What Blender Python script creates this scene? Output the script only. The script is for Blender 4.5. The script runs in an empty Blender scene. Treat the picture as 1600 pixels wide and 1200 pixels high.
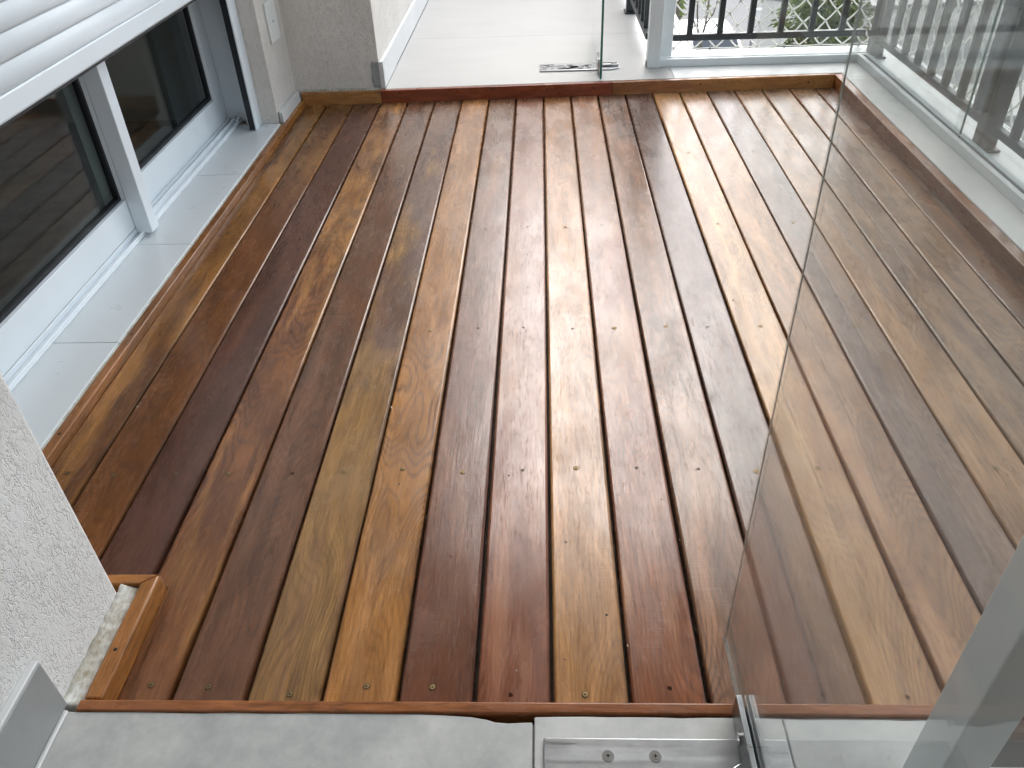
import bpy, bmesh, math, random
from mathutils import Vector, Matrix

random.seed(7)
K = 2.0 / 3.0            # all lengths below are given in survey units; one unit is K metres
sc = bpy.context.scene
COL = sc.collection

# ------------------------------------------------------------------ camera
cam_d = bpy.data.cameras.new("camera")
cam = bpy.data.objects.new("camera", cam_d)
COL.objects.link(cam)
r_ = Vector((0.99907162, 0.02677148, -0.03375194))
u_ = Vector((0.01057402, 0.60711144, 0.79454634))
w_ = Vector((-0.04176237, 0.79416559, -0.60626473))
m = Matrix((r_, u_, -w_)).transposed().to_4x4()
m.translation = Vector((-0.00611, -1.05847, 1.42173)) * K
cam.matrix_world = m
cam_d.sensor_width = 36.0
cam_d.lens = 1247.63 / 1600 * 36.0
cam_d.clip_start = 0.02
cam_d.clip_end = 2000
sc.camera = cam

# ------------------------------------------------------------------ sky, sun, exposure
SUN_EL, SUN_AZ = math.radians(44), math.radians(4)       # azimuth from +Y towards +X
world = bpy.data.worlds.new("World")
sc.world = world
world.use_nodes = True
wt = world.node_tree
wt.nodes.clear()
w_out = wt.nodes.new("ShaderNodeOutputWorld")
w_bg = wt.nodes.new("ShaderNodeBackground")
w_sky = wt.nodes.new("ShaderNodeTexSky")
w_sky.sky_type = 'NISHITA'
w_sky.sun_disc = False
w_sky.sun_elevation = SUN_EL
w_sky.sun_rotation = SUN_AZ
w_sky.air_density = 1.0
w_sky.dust_density = 2.0
w_sky.ozone_density = 1.0
w_hsv = wt.nodes.new("ShaderNodeHueSaturation")           # an overcast sky is nearly white
w_hsv.inputs["Saturation"].default_value = 0.36
wt.links.new(w_sky.outputs[0], w_hsv.inputs["Color"])
wt.links.new(w_hsv.outputs[0], w_bg.inputs["Color"])
w_bg.inputs["Strength"].default_value = 0.15
wt.links.new(w_bg.outputs[0], w_out.inputs["Surface"])

sun_d = bpy.data.lights.new("sun", 'SUN')
sun_d.energy = 0.5
sun_d.angle = math.radians(75)
sun_d.color = (1.0, 0.985, 0.965)
sun = bpy.data.objects.new("sun", sun_d)
COL.objects.link(sun)
sdir = Vector((math.sin(SUN_AZ) * math.cos(SUN_EL), math.cos(SUN_AZ) * math.cos(SUN_EL), math.sin(SUN_EL)))
sun.rotation_euler = sdir.to_track_quat('Z', 'Y').to_euler()

vs = sc.view_settings
vs.view_transform = 'Standard'
vs.look = 'None'
vs.gamma = 1.0
vs.use_curve_mapping = False
vs.exposure = 1.95
sc.cycles.max_bounces = 10
sc.cycles.transparent_max_bounces = 24
sc.cycles.glossy_bounces = 5
sc.cycles.use_denoising = True

# ------------------------------------------------------------------ helpers
def lin(c):
    return tuple(((x / 255.0) / 12.92 if x / 255.0 <= 0.04045 else ((x / 255.0 + 0.055) / 1.055) ** 2.4) for x in c)

def tag(o, label=None, cat=None, group=None, kind=None):
    if label: o["label"] = label
    if cat: o["category"] = cat
    if group: o["group"] = group
    if kind: o["kind"] = kind
    return o

def thing(name, label, cat, loc=(0, 0, 0), group=None):
    o = bpy.data.objects.new(name, None)
    o.empty_display_size = 0.05
    COL.objects.link(o)
    o.location = Vector(loc) * K
    return tag(o, label, cat, group)

def world_loc(o):
    p = Vector((0, 0, 0))
    while o is not None:
        p += o.location
        o = o.parent
    return p

class MB:
    """collects polygons in survey units and links them as one mesh"""
    def __init__(s): s.v, s.f, s.m = [], [], []
    def add(s, vs_, fs_, mat=0):
        b = len(s.v)
        s.v += [tuple(v) for v in vs_]
        for f in fs_:
            s.f.append([b + i for i in f]); s.m.append(mat)
        return s
    def box(s, x0, x1, y0, y1, z0, z1, mat=0):
        return s.add([(x0,y0,z0),(x1,y0,z0),(x1,y1,z0),(x0,y1,z0),(x0,y0,z1),(x1,y0,z1),(x1,y1,z1),(x0,y1,z1)],
                     [(3,2,1,0),(4,5,6,7),(0,1,5,4),(1,2,6,5),(2,3,7,6),(3,0,4,7)], mat)
    def prism(s, poly, z0, z1, mat=0):
        n = len(poly)
        a = sum(poly[i][0]*poly[(i+1)%n][1]-poly[(i+1)%n][0]*poly[i][1] for i in range(n))
        if a < 0: poly = poly[::-1]
        vs_ = [(x, y, z0) for x, y in poly] + [(x, y, z1) for x, y in poly]
        fs_ = [tuple(range(n-1, -1, -1)), tuple(range(n, 2*n))] + [(i, (i+1)%n, n+(i+1)%n, n+i) for i in range(n)]
        return s.add(vs_, fs_, mat)
    def extrude_profile(s, prof, axis, a0, a1, mat=0):
        """prof: 2-D closed outline in the two other axes, swept along axis from a0 to a1"""
        n = len(prof)
        def P(p, a):
            return (a, p[0], p[1]) if axis == 'x' else (p[0], a, p[1])
        vs_ = [P(p, a0) for p in prof] + [P(p, a1) for p in prof]
        fs_ = [tuple(range(n)), tuple(range(2*n-1, n-1, -1))] + [(i+n, (i+1)%n+n, (i+1)%n, i) for i in range(n)]
        return s.add(vs_, fs_, mat)
    def tube(s, pts, r, n=6, mat=0, cap=True):
        pts = [Vector(p) for p in pts]
        rr = r if isinstance(r, (list, tuple)) else [r]*len(pts)
        rings = []
        for i, p in enumerate(pts):
            t = (pts[min(i+1, len(pts)-1)] - pts[max(i-1, 0)]).normalized()
            a = t.cross(Vector((0.31, 0.17, 0.93)))
            if a.length < 1e-4: a = t.cross(Vector((1, 0, 0)))
            a.normalize(); b = t.cross(a)
            rings.append([p + (a*math.cos(2*math.pi*k/n) + b*math.sin(2*math.pi*k/n))*rr[i] for k in range(n)])
        vs_ = [v for rg in rings for v in rg]
        fs_ = []
        for i in range(len(pts)-1):
            for k in range(n):
                fs_.append((i*n+k, i*n+(k+1)%n, (i+1)*n+(k+1)%n, (i+1)*n+k))
        if cap:
            fs_.append(tuple(range(n-1, -1, -1)))
            fs_.append(tuple((len(pts)-1)*n+k for k in range(n)))
        return s.add(vs_, fs_, mat)
    def disc(s, c, r, n=12, mat=0, z0=None):
        x, y, z = c
        if z0 is None:
            return s.add([(x+r*math.cos(2*math.pi*k/n), y+r*math.sin(2*math.pi*k/n), z) for k in range(n)], [tuple(range(n))], mat)
        return s.prism([(x+r*math.cos(2*math.pi*k/n), y+r*math.sin(2*math.pi*k/n)) for k in range(n)], z0, z, mat)
    def build(s, name, mats, parent=None, bevel=0.0, seg=2, smooth=False, top_only=False, recalc=True, sub=None):
        me = bpy.data.meshes.new(name)
        bm = bmesh.new()
        bv = [bm.verts.new(Vector(v) * K) for v in s.v]
        for f, mi in zip(s.f, s.m):
            try:
                fc = bm.faces.new([bv[i] for i in f]); fc.material_index = mi
            except ValueError:
                pass
        if recalc: bmesh.ops.recalc_face_normals(bm, faces=bm.faces)
        if sub: sub(bm)
        if bevel > 0:
            es = [e for e in bm.edges if len(e.link_faces) == 2 and e.calc_face_angle(0) > 0.5]
            if top_only:
                zt = max(v.co.z for v in bm.verts)
                es = [e for e in es if all(v.co.z > zt - 1e-5 for v in e.verts)]
            rr = bmesh.ops.bevel(bm, geom=es, offset=bevel * K, segments=seg, profile=0.5, affect='EDGES', clamp_overlap=True)
            if seg > 1:
                for f in rr['faces']: f.smooth = True
        if smooth:
            for f in bm.faces: f.smooth = True
        # local origin: middle of the footprint, bottom of the mesh
        xs = [v.co for v in bm.verts]
        c = Vector(((min(v.x for v in xs)+max(v.x for v in xs))/2, (min(v.y for v in xs)+max(v.y for v in xs))/2, min(v.z for v in xs)))
        bmesh.ops.translate(bm, verts=bm.verts, vec=-c)
        bm.to_mesh(me); bm.free()
        for mt in (mats if isinstance(mats, (list, tuple)) else [mats]): me.materials.append(mt)
        o = bpy.data.objects.new(name, me)
        COL.objects.link(o)
        if parent is not None:
            o.parent = parent
            o.location = c - world_loc(parent)
        else:
            o.location = c
        return o

# ------------------------------------------------------------------ materials
def new_mat(name):
    mt = bpy.data.materials.new(name)
    mt.use_nodes = True
    nt = mt.node_tree
    return mt, nt, nt.nodes["Principled BSDF"]

class G:
    """small node-graph writer"""
    def __init__(s, nt): s.nt = nt
    def n(s, t, **kw):
        nd = s.nt.nodes.new(t)
        for k, v in kw.items():
            if k.startswith("i_"):
                key = k[2:].replace("_", " ")
                nd.inputs[key].default_value = v
            else: setattr(nd, k, v)
        return nd
    def l(s, a, b): s.nt.links.new(a, b)
    def pos(s): return s.n("ShaderNodeNewGeometry").outputs["Position"]
    def objc(s): return s.n("ShaderNodeTexCoord").outputs["Object"]
    def vm(s, op, a, b):
        nd = s.n("ShaderNodeVectorMath", operation=op)
        s.l(a, nd.inputs[0])
        if isinstance(b, (tuple, list)): nd.inputs[1].default_value = b
        else: s.l(b, nd.inputs[1])
        return nd.outputs[0]
    def m(s, op, a, b=None, c=None, clamp=False):
        nd = s.n("ShaderNodeMath", operation=op, use_clamp=clamp)
        for i, x in enumerate((a, b, c)):
            if x is None: continue
            if isinstance(x, (int, float)): nd.inputs[i].default_value = x
            else: s.l(x, nd.inputs[i])
        return nd.outputs[0]
    def noise(s, vec, scale=1.0, detail=3.0, rough=0.5, dist=0.0):
        nd = s.n("ShaderNodeTexNoise")
        nd.inputs["Scale"].default_value = scale
        nd.inputs["Detail"].default_value = detail
        nd.inputs["Roughness"].default_value = rough
        nd.inputs["Distortion"].default_value = dist
        s.l(vec, nd.inputs["Vector"])
        return nd.outputs[0]
    def ramp(s, fac, stops, interp='LINEAR'):
        nd = s.n("ShaderNodeValToRGB")
        cr = nd.color_ramp; cr.interpolation = interp
        while len(cr.elements) < len(stops): cr.elements.new(0.5)
        for e, (p, c) in zip(cr.elements, stops):
            e.position = p
            e.color = (c[0], c[1], c[2], 1) if isinstance(c, (tuple, list)) else (c, c, c, 1)
        s.l(fac, nd.inputs[0])
        return nd.outputs[0]
    def mix(s, fac, a, b, bt='MIX'):
        nd = s.n("ShaderNodeMix", data_type='RGBA', blend_type=bt)
        for i, x in ((0, fac), (6, a), (7, b)):
            if isinstance(x, (int, float)): nd.inputs[i].default_value = x
            elif isinstance(x, (tuple, list)): nd.inputs[i].default_value = (x[0], x[1], x[2], 1)
            else: s.l(x, nd.inputs[i])
        return nd.outputs[2]
    def bump(s, h, strength, dist, prev=None):
        nd = s.n("ShaderNodeBump")
        nd.inputs["Strength"].default_value = strength
        nd.inputs["Distance"].default_value = dist
        s.l(h, nd.inputs["Height"])
        if prev is not None: s.l(prev, nd.inputs["Normal"])
        return nd.outputs[0]

def plain(name, col, rough=0.5, metal=0.0, var=0.06, vscale=8.0, bump=0.0, bscale=300.0, spec=0.5):
    """near-uniform surface with faint unevenness in tone, gloss and relief"""
    mt, nt, bs = new_mat(name); g = G(nt)
    p = g.pos()
    nz = g.noise(p, vscale, 4, 0.6)
    lo = tuple(c*(1-var) for c in col); hi = tuple(min(1, c*(1+var)) for c in col)
    g.l(g.ramp(nz, [(0.3, lo), (0.7, hi)]), bs.inputs["Base Color"])
    g.l(g.ramp(g.noise(p, vscale*3, 3), [(0.3, max(0.02, rough*0.85)), (0.7, min(1, rough*1.15))]), bs.inputs["Roughness"])
    bs.inputs["Metallic"].default_value = metal
    bs.inputs["Specular IOR Level"].default_value = spec
    if bump > 0:
        g.l(g.bump(g.noise(p, bscale, 3, 0.6), bump, 0.001), bs.inputs["Normal"])
    return mt

def wood(name, near, mid, far, seed, dark=None, half=1.2, axis='y', rings=0.5, blotch=0.5, gloss=0.30, patch=1.7):
    """oiled hardwood board; three tones along its length, cathedral figure, pores, blotches, saw marks"""
    mt, nt, bs = new_mat(name); g = G(nt)
    o = g.objc()
    if axis == 'x':
        mp = g.n("ShaderNodeMapping"); mp.inputs["Rotation"].default_value = (0, 0, math.radians(90))
        g.l(o, mp.inputs["Vector"]); o = mp.outputs[0]
    sep = g.n("ShaderNodeSeparateXYZ"); g.l(o, sep.inputs[0])
    P = g.vm('ADD', o, (seed*3.17, seed*7.31, seed*1.13))
    near, mid, far = lin(near), lin(mid), lin(far)
    avg = tuple((a+b+c)/3 for a, b, c in zip(near, mid, far))
    dk = lin(dark) if dark else tuple(c*0.36 for c in avg)
    big = g.noise(g.vm('MULTIPLY', P, (9, 2.2, 9)), 1, 3, 0.55)
    yy = g.m('MULTIPLY_ADD', sep.outputs[1], 1.0/(2*half), 0.5)
    yy = g.m('MULTIPLY_ADD', g.m('SUBTRACT', big, 0.5), patch, yy)
    base = g.ramp(yy, [(0.10, near), (0.30, near), (0.52, mid), (0.74, mid), (0.92, far)])
    # cathedral figure
    warp = g.noise(g.vm('MULTIPLY', P, (7.0, 1.7, 7.0)), 1, 2, 0.45)
    sp = g.n("ShaderNodeSeparateXYZ"); g.l(P, sp.inputs[0])
    ph = g.m('MULTIPLY_ADD', g.m('SUBTRACT', warp, 0.5), 0.62, sp.outputs[0])
    fn = g.noise(g.vm('MULTIPLY', P, (60, 6, 60)), 1, 3, 0.6)
    ph = g.m('MULTIPLY_ADD', fn, 0.008, ph)
    ring = g.m('MULTIPLY_ADD', g.m('SINE', g.m('MULTIPLY', ph, 470.0)), 0.5, 0.5)
    ring2 = g.m('MULTIPLY_ADD', g.m('SINE', g.m('MULTIPLY', ph, 83.0)), 0.5, 0.5)
    rmask = g.ramp(g.noise(g.vm('MULTIPLY', P, (7, 1.6, 7)), 1, 2), [(0.35, 0.15), (0.65, 1.0)])
    base = g.mix(g.m('MULTIPLY', g.m('MULTIPLY', g.m('POWER', ring, 2.6), rmask), 0.85*rings), base, dk)
    base = g.mix(g.m('MULTIPLY', ring2, 0.42*rings), base, dk)
    # dark smears
    bl = g.ramp(g.noise(g.vm('MULTIPLY', P, (16, 3.0, 16)), 1, 4, 0.6, 0.6), [(0.52, 0.0), (0.66, 1.0)])
    base = g.mix(g.m('MULTIPLY', bl, 0.75*blotch), base, dk)
    lt = g.ramp(g.noise(g.vm('MULTIPLY', g.vm('ADD', P, (5.1, 2.2, 0.3)), (22, 2.0, 22)), 1, 3, 0.6), [(0.52, 0.0), (0.70, 1.0)])
    base = g.mix(g.m('MULTIPLY', lt, 0.6), base, tuple(min(1, c*1.55) for c in mid))
    # fibres and pores
    f1 = g.noise(g.vm('MULTIPLY', P, (210, 13, 210)), 1, 5, 0.7)
    f2 = g.noise(g.vm('MULTIPLY', P, (480, 38, 480)), 1, 3, 0.65)
    fib = g.m('ADD', g.m('MULTIPLY', f1, 0.6), g.m('MULTIPLY', f2, 0.4))
    fmask = g.ramp(g.noise(g.vm('MULTIPLY', g.vm('ADD', P, (1.7, 8.1, 2.9)), (10, 2.4, 10)), 1, 3), [(0.36, 0.35), (0.62, 1.0)])
    base = g.mix(fmask, base, g.ramp(fib, [(0.37, 0.55), (0.5, 0.98), (0.63, 1.38)]), 'MULTIPLY')
    pore = g.ramp(f2, [(0.56, 0.0), (0.66, 1.0)])
    base = g.mix(g.m('MULTIPLY', g.m('MULTIPLY', pore, fmask), 0.5), base, tuple(c*0.3 for c in avg))
    hs = g.n("ShaderNodeHueSaturation"); hs.inputs["Saturation"].default_value = 1.0; hs.inputs["Value"].default_value = 1.04
    g.l(base, hs.inputs["Color"]); g.l(hs.outputs[0], bs.inputs["Base Color"])
    # relief and gloss
    saw = g.noise(g.vm('MULTIPLY', P, (5, 420, 5)), 1, 2, 0.7)
    smask = g.ramp(g.noise(g.vm('MULTIPLY', P, (8, 5, 8)), 1, 2), [(0.48, 0.0), (0.68, 1.0)])
    sawh = g.m('MULTIPLY', g.m('SUBTRACT', saw, 0.5), smask)
    wob = g.noise(g.vm('MULTIPLY', P, (14, 4, 14)), 1, 3, 0.5)
    h = g.m('ADD', g.m('MULTIPLY', fib, 0.55), g.m('MULTIPLY', sawh, 0.45))
    nb = g.bump(h, 0.7, 0.0005)
    nb = g.bump(wob, 0.25, 0.0022, nb)
    g.l(nb, bs.inputs["Normal"])
    rg = g.noise(g.vm('MULTIPLY', P, (12, 5, 12)), 1, 4, 0.65)
    rr = g.m('ADD', g.ramp(rg, [(0.34, gloss*0.58), (0.66, gloss*1.10)]), g.m('MULTIPLY', g.m('ABSOLUTE', sawh), 0.25))
    rr = g.m('MULTIPLY_ADD', pore, 0.12, rr)
    g.l(rr, bs.inputs["Roughness"])
    bs.inputs["IOR"].default_value = 1.5
    # open pores and dark smears hold less varnish than the smooth ridges between them
    thin = g.m('ADD', g.m('MULTIPLY', pore, 0.75), g.m('MULTIPLY', bl, 0.35), clamp=True)
    thin = g.m('ADD', thin, g.ramp(f1, [(0.38, 0.55), (0.55, 0.0)]), clamp=True)
    g.l(g.m('MULTIPLY_ADD', thin, -0.17, 0.52), bs.inputs["Specular IOR Level"])
    return mt

def stucco(name, base, crease, scale=60.0, strength=0.9, dirt=0.0):
    """scratched render: worm-like grooves, lumps and a little grime in the grooves"""
    mt, nt, bs = new_mat(name); g = G(nt)
    p = g.pos()
    q = g.vm('MULTIPLY', p, (1.0, 1.0, 0.55))
    wv = g.noise(q, scale, 2, 0.55, 0.4)
    groove = g.m('ABSOLUTE', g.m('SUBTRACT', wv, 0.5))
    gl = g.ramp(groove, [(0.0, 1.0), (0.02, 0.4), (0.06, 0.0)])
    gm = g.ramp(g.noise(q, scale*0.35, 3, 0.6), [(0.36, 0.1), (0.56, 1.0)])
    gg = g.m('MULTIPLY', gl, gm)
    lump = g.noise(q, scale*0.55, 5, 0.65)
    tone = g.ramp(g.noise(p, 3.5, 5, 0.65), [(0.3, tuple(c*0.90 for c in base)), (0.7, tuple(min(1, c*1.06) for c in base))])
    col = g.mix(g.m('MULTIPLY', gg, 0.38), tone, crease)
    if dirt:
        col = g.mix(g.m('MULTIPLY', g.ramp(g.noise(p, 14, 5, 0.7), [(0.55, 0.0), (0.8, 1.0)]), dirt), col, tuple(c*0.5 for c in base))
    g.l(col, bs.inputs["Base Color"])
    bs.inputs["Roughness"].default_value = 0.85
    h = g.m('SUBTRACT', g.m('MULTIPLY', lump, 0.8), gg)
    nb = g.bump(h, strength, 0.0035)
    g.l(g.bump(g.noise(p, 500, 2), 0.25, 0.0008, nb), bs.inputs["Normal"])
    return mt

def tile(name, a, b, rough, streak=None, fine=0.25, spots=0.0):
    mt, nt, bs = new_mat(name); g = G(nt)
    p = g.pos()
    q = g.vm('MULTIPLY', p, streak) if streak else p
    n1 = g.noise(q, 3.2, 6, 0.62)
    n2 = g.noise(q, 16, 5, 0.7)
    f = g.m('ADD', g.m('MULTIPLY', n1, 1-fine), g.m('MULTIPLY', n2, fine))
    col = g.ramp(f, [(0.36, a), (0.62, b)])
    if spots:
        s = g.ramp(g.noise(p, 70, 3, 0.6), [(0.70, 0.0), (0.78, 1.0)])
        col = g.mix(g.m('MULTIPLY', s, spots), col, tuple(c*0.45 for c in a))
    g.l(col, bs.inputs["Base Color"])
    g.l(g.ramp(n2, [(0.3, rough*0.8), (0.7, rough*1.2)]), bs.inputs["Roughness"])
    g.l(g.bump(g.noise(p, 120, 4, 0.6), 0.12, 0.0008), bs.inputs["Normal"])
    return mt

def glass(name, tint=(0.955, 0.97, 0.962), dust_veil=0.03, dcol=(0.6, 0.63, 0.62), f0=0.04):
    """thin architectural glass: tinted see-through plus a mirror weighted by the angle, and a film of fine dirt that also paints in haze"""
    mt, nt, bs = new_mat(name); g = G(nt)
    nt.nodes.remove(bs)
    out = nt.nodes["Material Output"]
    geo = g.n("ShaderNodeNewGeometry")
    dt = g.n("ShaderNodeVectorMath", operation='DOT_PRODUCT')
    g.l(geo.outputs["Normal"], dt.inputs[0]); g.l(geo.outputs["Incoming"], dt.inputs[1])
    c = g.m('ABSOLUTE', dt.outputs["Value"])
    k = g.m('SUBTRACT', 1.0, c, clamp=True)
    fr = g.m('MULTIPLY_ADD', g.m('POWER', k, 5.0), 1.0-f0, f0)
    tr = g.n("ShaderNodeBsdfTransparent"); tr.inputs[0].default_value = (*tint, 1)
    gs = g.n("ShaderNodeBsdfGlossy"); gs.inputs["Roughness"].default_value = 0.0
    gs.inputs["Color"].default_value = (1, 1, 1, 1)
    df = g.n("ShaderNodeBsdfDiffuse"); df.inputs["Color"].default_value = (*dcol, 1)
    sm = g.noise(geo.outputs["Position"], 9.0, 5, 0.7)
    m1 = g.n("ShaderNodeMixShader"); g.l(g.ramp(sm, [(0.3, dust_veil*0.85), (0.75, dust_veil*1.25)]), m1.inputs[0])
    g.l(tr.outputs[0], m1.inputs[1]); g.l(df.outputs[0], m1.inputs[2])
    m2 = g.n("ShaderNodeMixShader"); g.l(fr, m2.inputs[0])
    g.l(m1.outputs[0], m2.inputs[1]); g.l(gs.outputs[0], m2.inputs[2])
    g.l(m2.outputs[0], out.inputs["Surface"])
    return mt

def steel(name, col=(0.55, 0.56, 0.57), rough=0.28, brush=(3, 120, 120)):
    mt, nt, bs = new_mat(name); g = G(nt)
    p = g.pos()
    n = g.noise(g.vm('MULTIPLY', p, brush), 1, 3, 0.6)
    sm = g.noise(p, 25, 5, 0.7)
    g.l(g.ramp(sm, [(0.3, tuple(c*0.8 for c in col)), (0.7, col)]), bs.inputs["Base Color"])
    bs.inputs["Metallic"].default_value = 1.0
    g.l(g.m('ADD', g.ramp(n, [(0.3, rough*0.8), (0.7, rough*1.3)]), g.ramp(sm, [(0.4, 0.0), (0.8, 0.05)])), bs.inputs["Roughness"])
    return mt

M = {}
M['alu'] = plain("white_aluminium", (0.75, 0.81, 0.85), 0.34, var=0.03, vscale=5)
M['alu_post'] = plain("grey_white_aluminium", (0.70, 0.75, 0.77), 0.38, var=0.04, vscale=5)
M['shutter'] = plain("shutter_white", (0.75, 0.81, 0.85), 0.42, var=0.03, vscale=3)
M['rubber'] = plain("black_rubber", (0.012, 0.014, 0.018), 0.55, var=0.2)
M['iron'] = plain("dark_painted_iron", (0.020, 0.025, 0.027), 0.42, var=0.15, vscale=20, bump=0.15)
M['net'] = plain("white_nylon", (0.86, 0.86, 0.83), 0.6, var=0.06)
_nt = M['net'].node_tree; _g = G(_nt)                        # thin nylon cord lets daylight through
_tl = _g.n("ShaderNodeBsdfTranslucent"); _tl.inputs[0].default_value = (0.88, 0.88, 0.85, 1)
_mx = _g.n("ShaderNodeMixShader"); _mx.inputs[0].default_value = 0.45
_g.l(_nt.nodes["Principled BSDF"].outputs[0], _mx.inputs[1]); _g.l(_tl.outputs[0], _mx.inputs[2]); _g.l(_mx.outputs[0], _nt.nodes["Material Output"].inputs["Surface"])
M['wire'] = plain("grey_hook_steel", (0.30, 0.31, 0.31), 0.4, metal=0.6)
M['stucco'] = stucco("stucco_beige", (0.73, 0.695, 0.65), (0.34, 0.31, 0.28), 190.0, 0.6, dirt=0.25)
M['stucco_col'] = stucco("stucco_white", (0.83, 0.83, 0.81), (0.50, 0.41, 0.40), 150.0, 0.5, dirt=0.12)
M['mortar'] = stucco("grey_mortar", (0.33, 0.35, 0.35), (0.2, 0.2, 0.2), 110.0, 0.8)
M['grout'] = tile("dirty_white_filler", (0.30, 0.25, 0.16), (0.72, 0.73, 0.70), 0.75, (14.0, 6.0, 9.0), 0.5)
M['plastic'] = plain("white_plastic", (0.74, 0.77, 0.75), 0.35, var=0.02)
M['tile_far'] = tile("pale_terrace_tile", (0.385, 0.38, 0.365), (0.435, 0.43, 0.415), 0.45, (1.0, 2.6, 1.0), 0.55, spots=0.25)
M['tile_near'] = tile("cement_tile", (0.37, 0.38, 0.375), (0.60, 0.60, 0.58), 0.5, None, 0.55, spots=0.45)
M['tile_sill'] = tile("grey_sill_tile", (0.625, 0.67, 0.69), (0.66, 0.695, 0.71), 0.32, None, 0.2)
M['skirt'] = tile("pale_skirting_tile", (0.60, 0.62, 0.62), (0.68, 0.69, 0.69), 0.4)
M['skirt_grey'] = tile("grey_skirting_tile", (0.30, 0.315, 0.32), (0.37, 0.38, 0.38), 0.45, None, 0.4)
M['coping'] = tile("white_coping_stone", (0.58, 0.60, 0.59), (0.67, 0.675, 0.66), 0.34, None, 0.35, spots=0.2)
M['bed'] = plain("mortar_bed", (0.36, 0.36, 0.35), 0.9, var=0.2, vscale=30)
M['under'] = plain("dark_screed", (0.10, 0.085, 0.07), 0.9, var=0.3, vscale=20)
M['ceiling'] = plain("ceiling_paint", (0.62, 0.62, 0.61), 0.8)
M['room'] = plain("room_paint", (0.42, 0.40, 0.37), 0.8)
M['glass'] = glass("clear_glass")
M['glass_door'] = glass("dusty_veiled_door_glass", (0.955, 0.966, 0.960), 0.085, (0.74, 0.78, 0.77))  # its film also paints in the pale veil of reflected light
M['glass_dark'] = glass("sliding_door_glass", (0.74, 0.78, 0.76), 0.004, f0=0.022)
M['glass_edge'] = plain("green_glass_edge", (0.05, 0.20, 0.16), 0.12, var=0.15)
M['glass_edge_pale'] = plain("pale_glass_edge", (0.36, 0.38, 0.36), 0.15, var=0.15)
M['steel'] = steel("brushed_steel", (0.40, 0.41, 0.42), 0.32)
M['chrome'] = steel("polished_steel", (0.72, 0.73, 0.74), 0.10, (30, 30, 30))
M['old_chrome'] = steel("worn_chrome", (0.62, 0.63, 0.64), 0.18, (120, 160, 90))
M['brass'] = plain("brassy_screw", (0.26, 0.18, 0.085), 0.5, metal=0.9, var=0.2, vscale=60)
M['hole'] = plain("dark_recess", (0.018, 0.011, 0.007), 0.9)

# ------------------------------------------------------------------ large structure
ZF, ZN, ZS = 0.065, 0.050, 0.035       # far terrace, near floor, door sill (deck surface is z = 0)
ZG = -9.5                              # street

def structure(o): return tag(o, kind='structure')

# subfloor under the deck
structure(MB().box(-1.37, 1.66, -0.30, 3.5, -0.5, -0.045).build('deck_subfloor', M['under']))

# near floor: bed + tiles
nf = structure(MB().prism([(-0.945, -0.275), (-0.945, -4.6), (0.72, -4.6), (0.72, -0.275)], -0.5, 0.038).build('near_floor', M['bed']))
random.seed(3)
def ragged(x0, x1, y, amp, n):
    return [(x0+(x1-x0)*i/n, y + random.uniform(-amp, amp)) for i in range(n+1)]
edge = ragged(-0.942, -0.25, -0.262, 0.0012, 14) + [(-0.20, -0.264), (-0.15, -0.267), (-0.12, -0.272), (-0.105, -0.277), (-0.08, -0.279), (-0.05, -0.277), (-0.036, -0.277)]
MB().prism(edge + [(-0.036, -1.16), (-0.942, -1.16)], 0.0385, ZN).build('tile', M['tile_near'], nf, bevel=0.0015, seg=1)
edge = ragged(-0.0325, 0.413, -0.2665, 0.0012, 10)
MB().prism(edge + [(0.413, -1.16), (-0.0325, -1.16)], 0.0385, ZN+0.0015).build('tile', M['tile_near'], nf, bevel=0.0015, seg=1)
edge = ragged(0.4175, 0.7, -0.2685, 0.0012, 8)
MB().prism(edge + [(0.7, -1.16), (0.4175, -1.16)], 0.0385, ZN).build('tile', M['tile_near'], nf, bevel=0.0015, seg=1)
for x0, x1 in ((-0.942, -0.036), (-0.0325, 0.413), (0.4175, 0.7)):
    for k in range(3):
        MB().box(x0, x1, -1.165-0.9*(k+1)+0.004, -1.165-0.9*k, 0.0385, ZN).build('tile', M['tile_near'], nf, bevel=0.0015, seg=1)

# far terrace floor: bed + tiles
ff = structure(MB().prism([(-0.9, 3.44), (0.74, 3.475), (0.74, 11.3), (-0.9, 11.3)], -0.5, 0.052).build('terrace_floor', M['bed']))
ys = [4.460, 5.82, 7.18, 8.54, 9.9, 11.26]
MB().prism([(-0.872, 3.421), (0.72, 3.4755), (0.72, 4.4585-0.004), (-0.872, 4.4585+0.006)], 0.053, ZF).build('tile', M['tile_far'], ff, bevel=0.0012, seg=1)
MB().prism([(-0.872, 4.4655), (0.72, 4.4555), (0.72, ys[1]-0.003), (-0.872, ys[1]-0.003)], 0.053, ZF).build('tile', M['tile_far'], ff, bevel=0.0012, seg=1)
for i in range(1, 5):
    MB().box(-0.872, 0.72, ys[i], ys[i+1]-0.003, 0.053, ZF).build('tile', M['tile_far'], ff, bevel=0.0012, seg=1)

# door sill tiles
sf = structure(MB().box(-1.76, -1.357, 0.02, 2.994, -0.5, 0.023).build('door_sill', M['bed']))
sy = [0.03, 0.333, 0.998, 1.665, 2.332, 2.992]
for a, b in zip(sy[:-1], sy[1:]):
    MB().box(-1.75, -1.358, a+0.0012, b-0.0012, 0.0235, ZS).build('tile', M['tile_sill'], sf, bevel=0.0012, seg=1)
# pale grout line between sill tiles and timber
MB().box(-1.3575, -1.3515, 0.03, 3.36, -0.02, 0.030).build('grout', M['grout'], sf)

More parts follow.
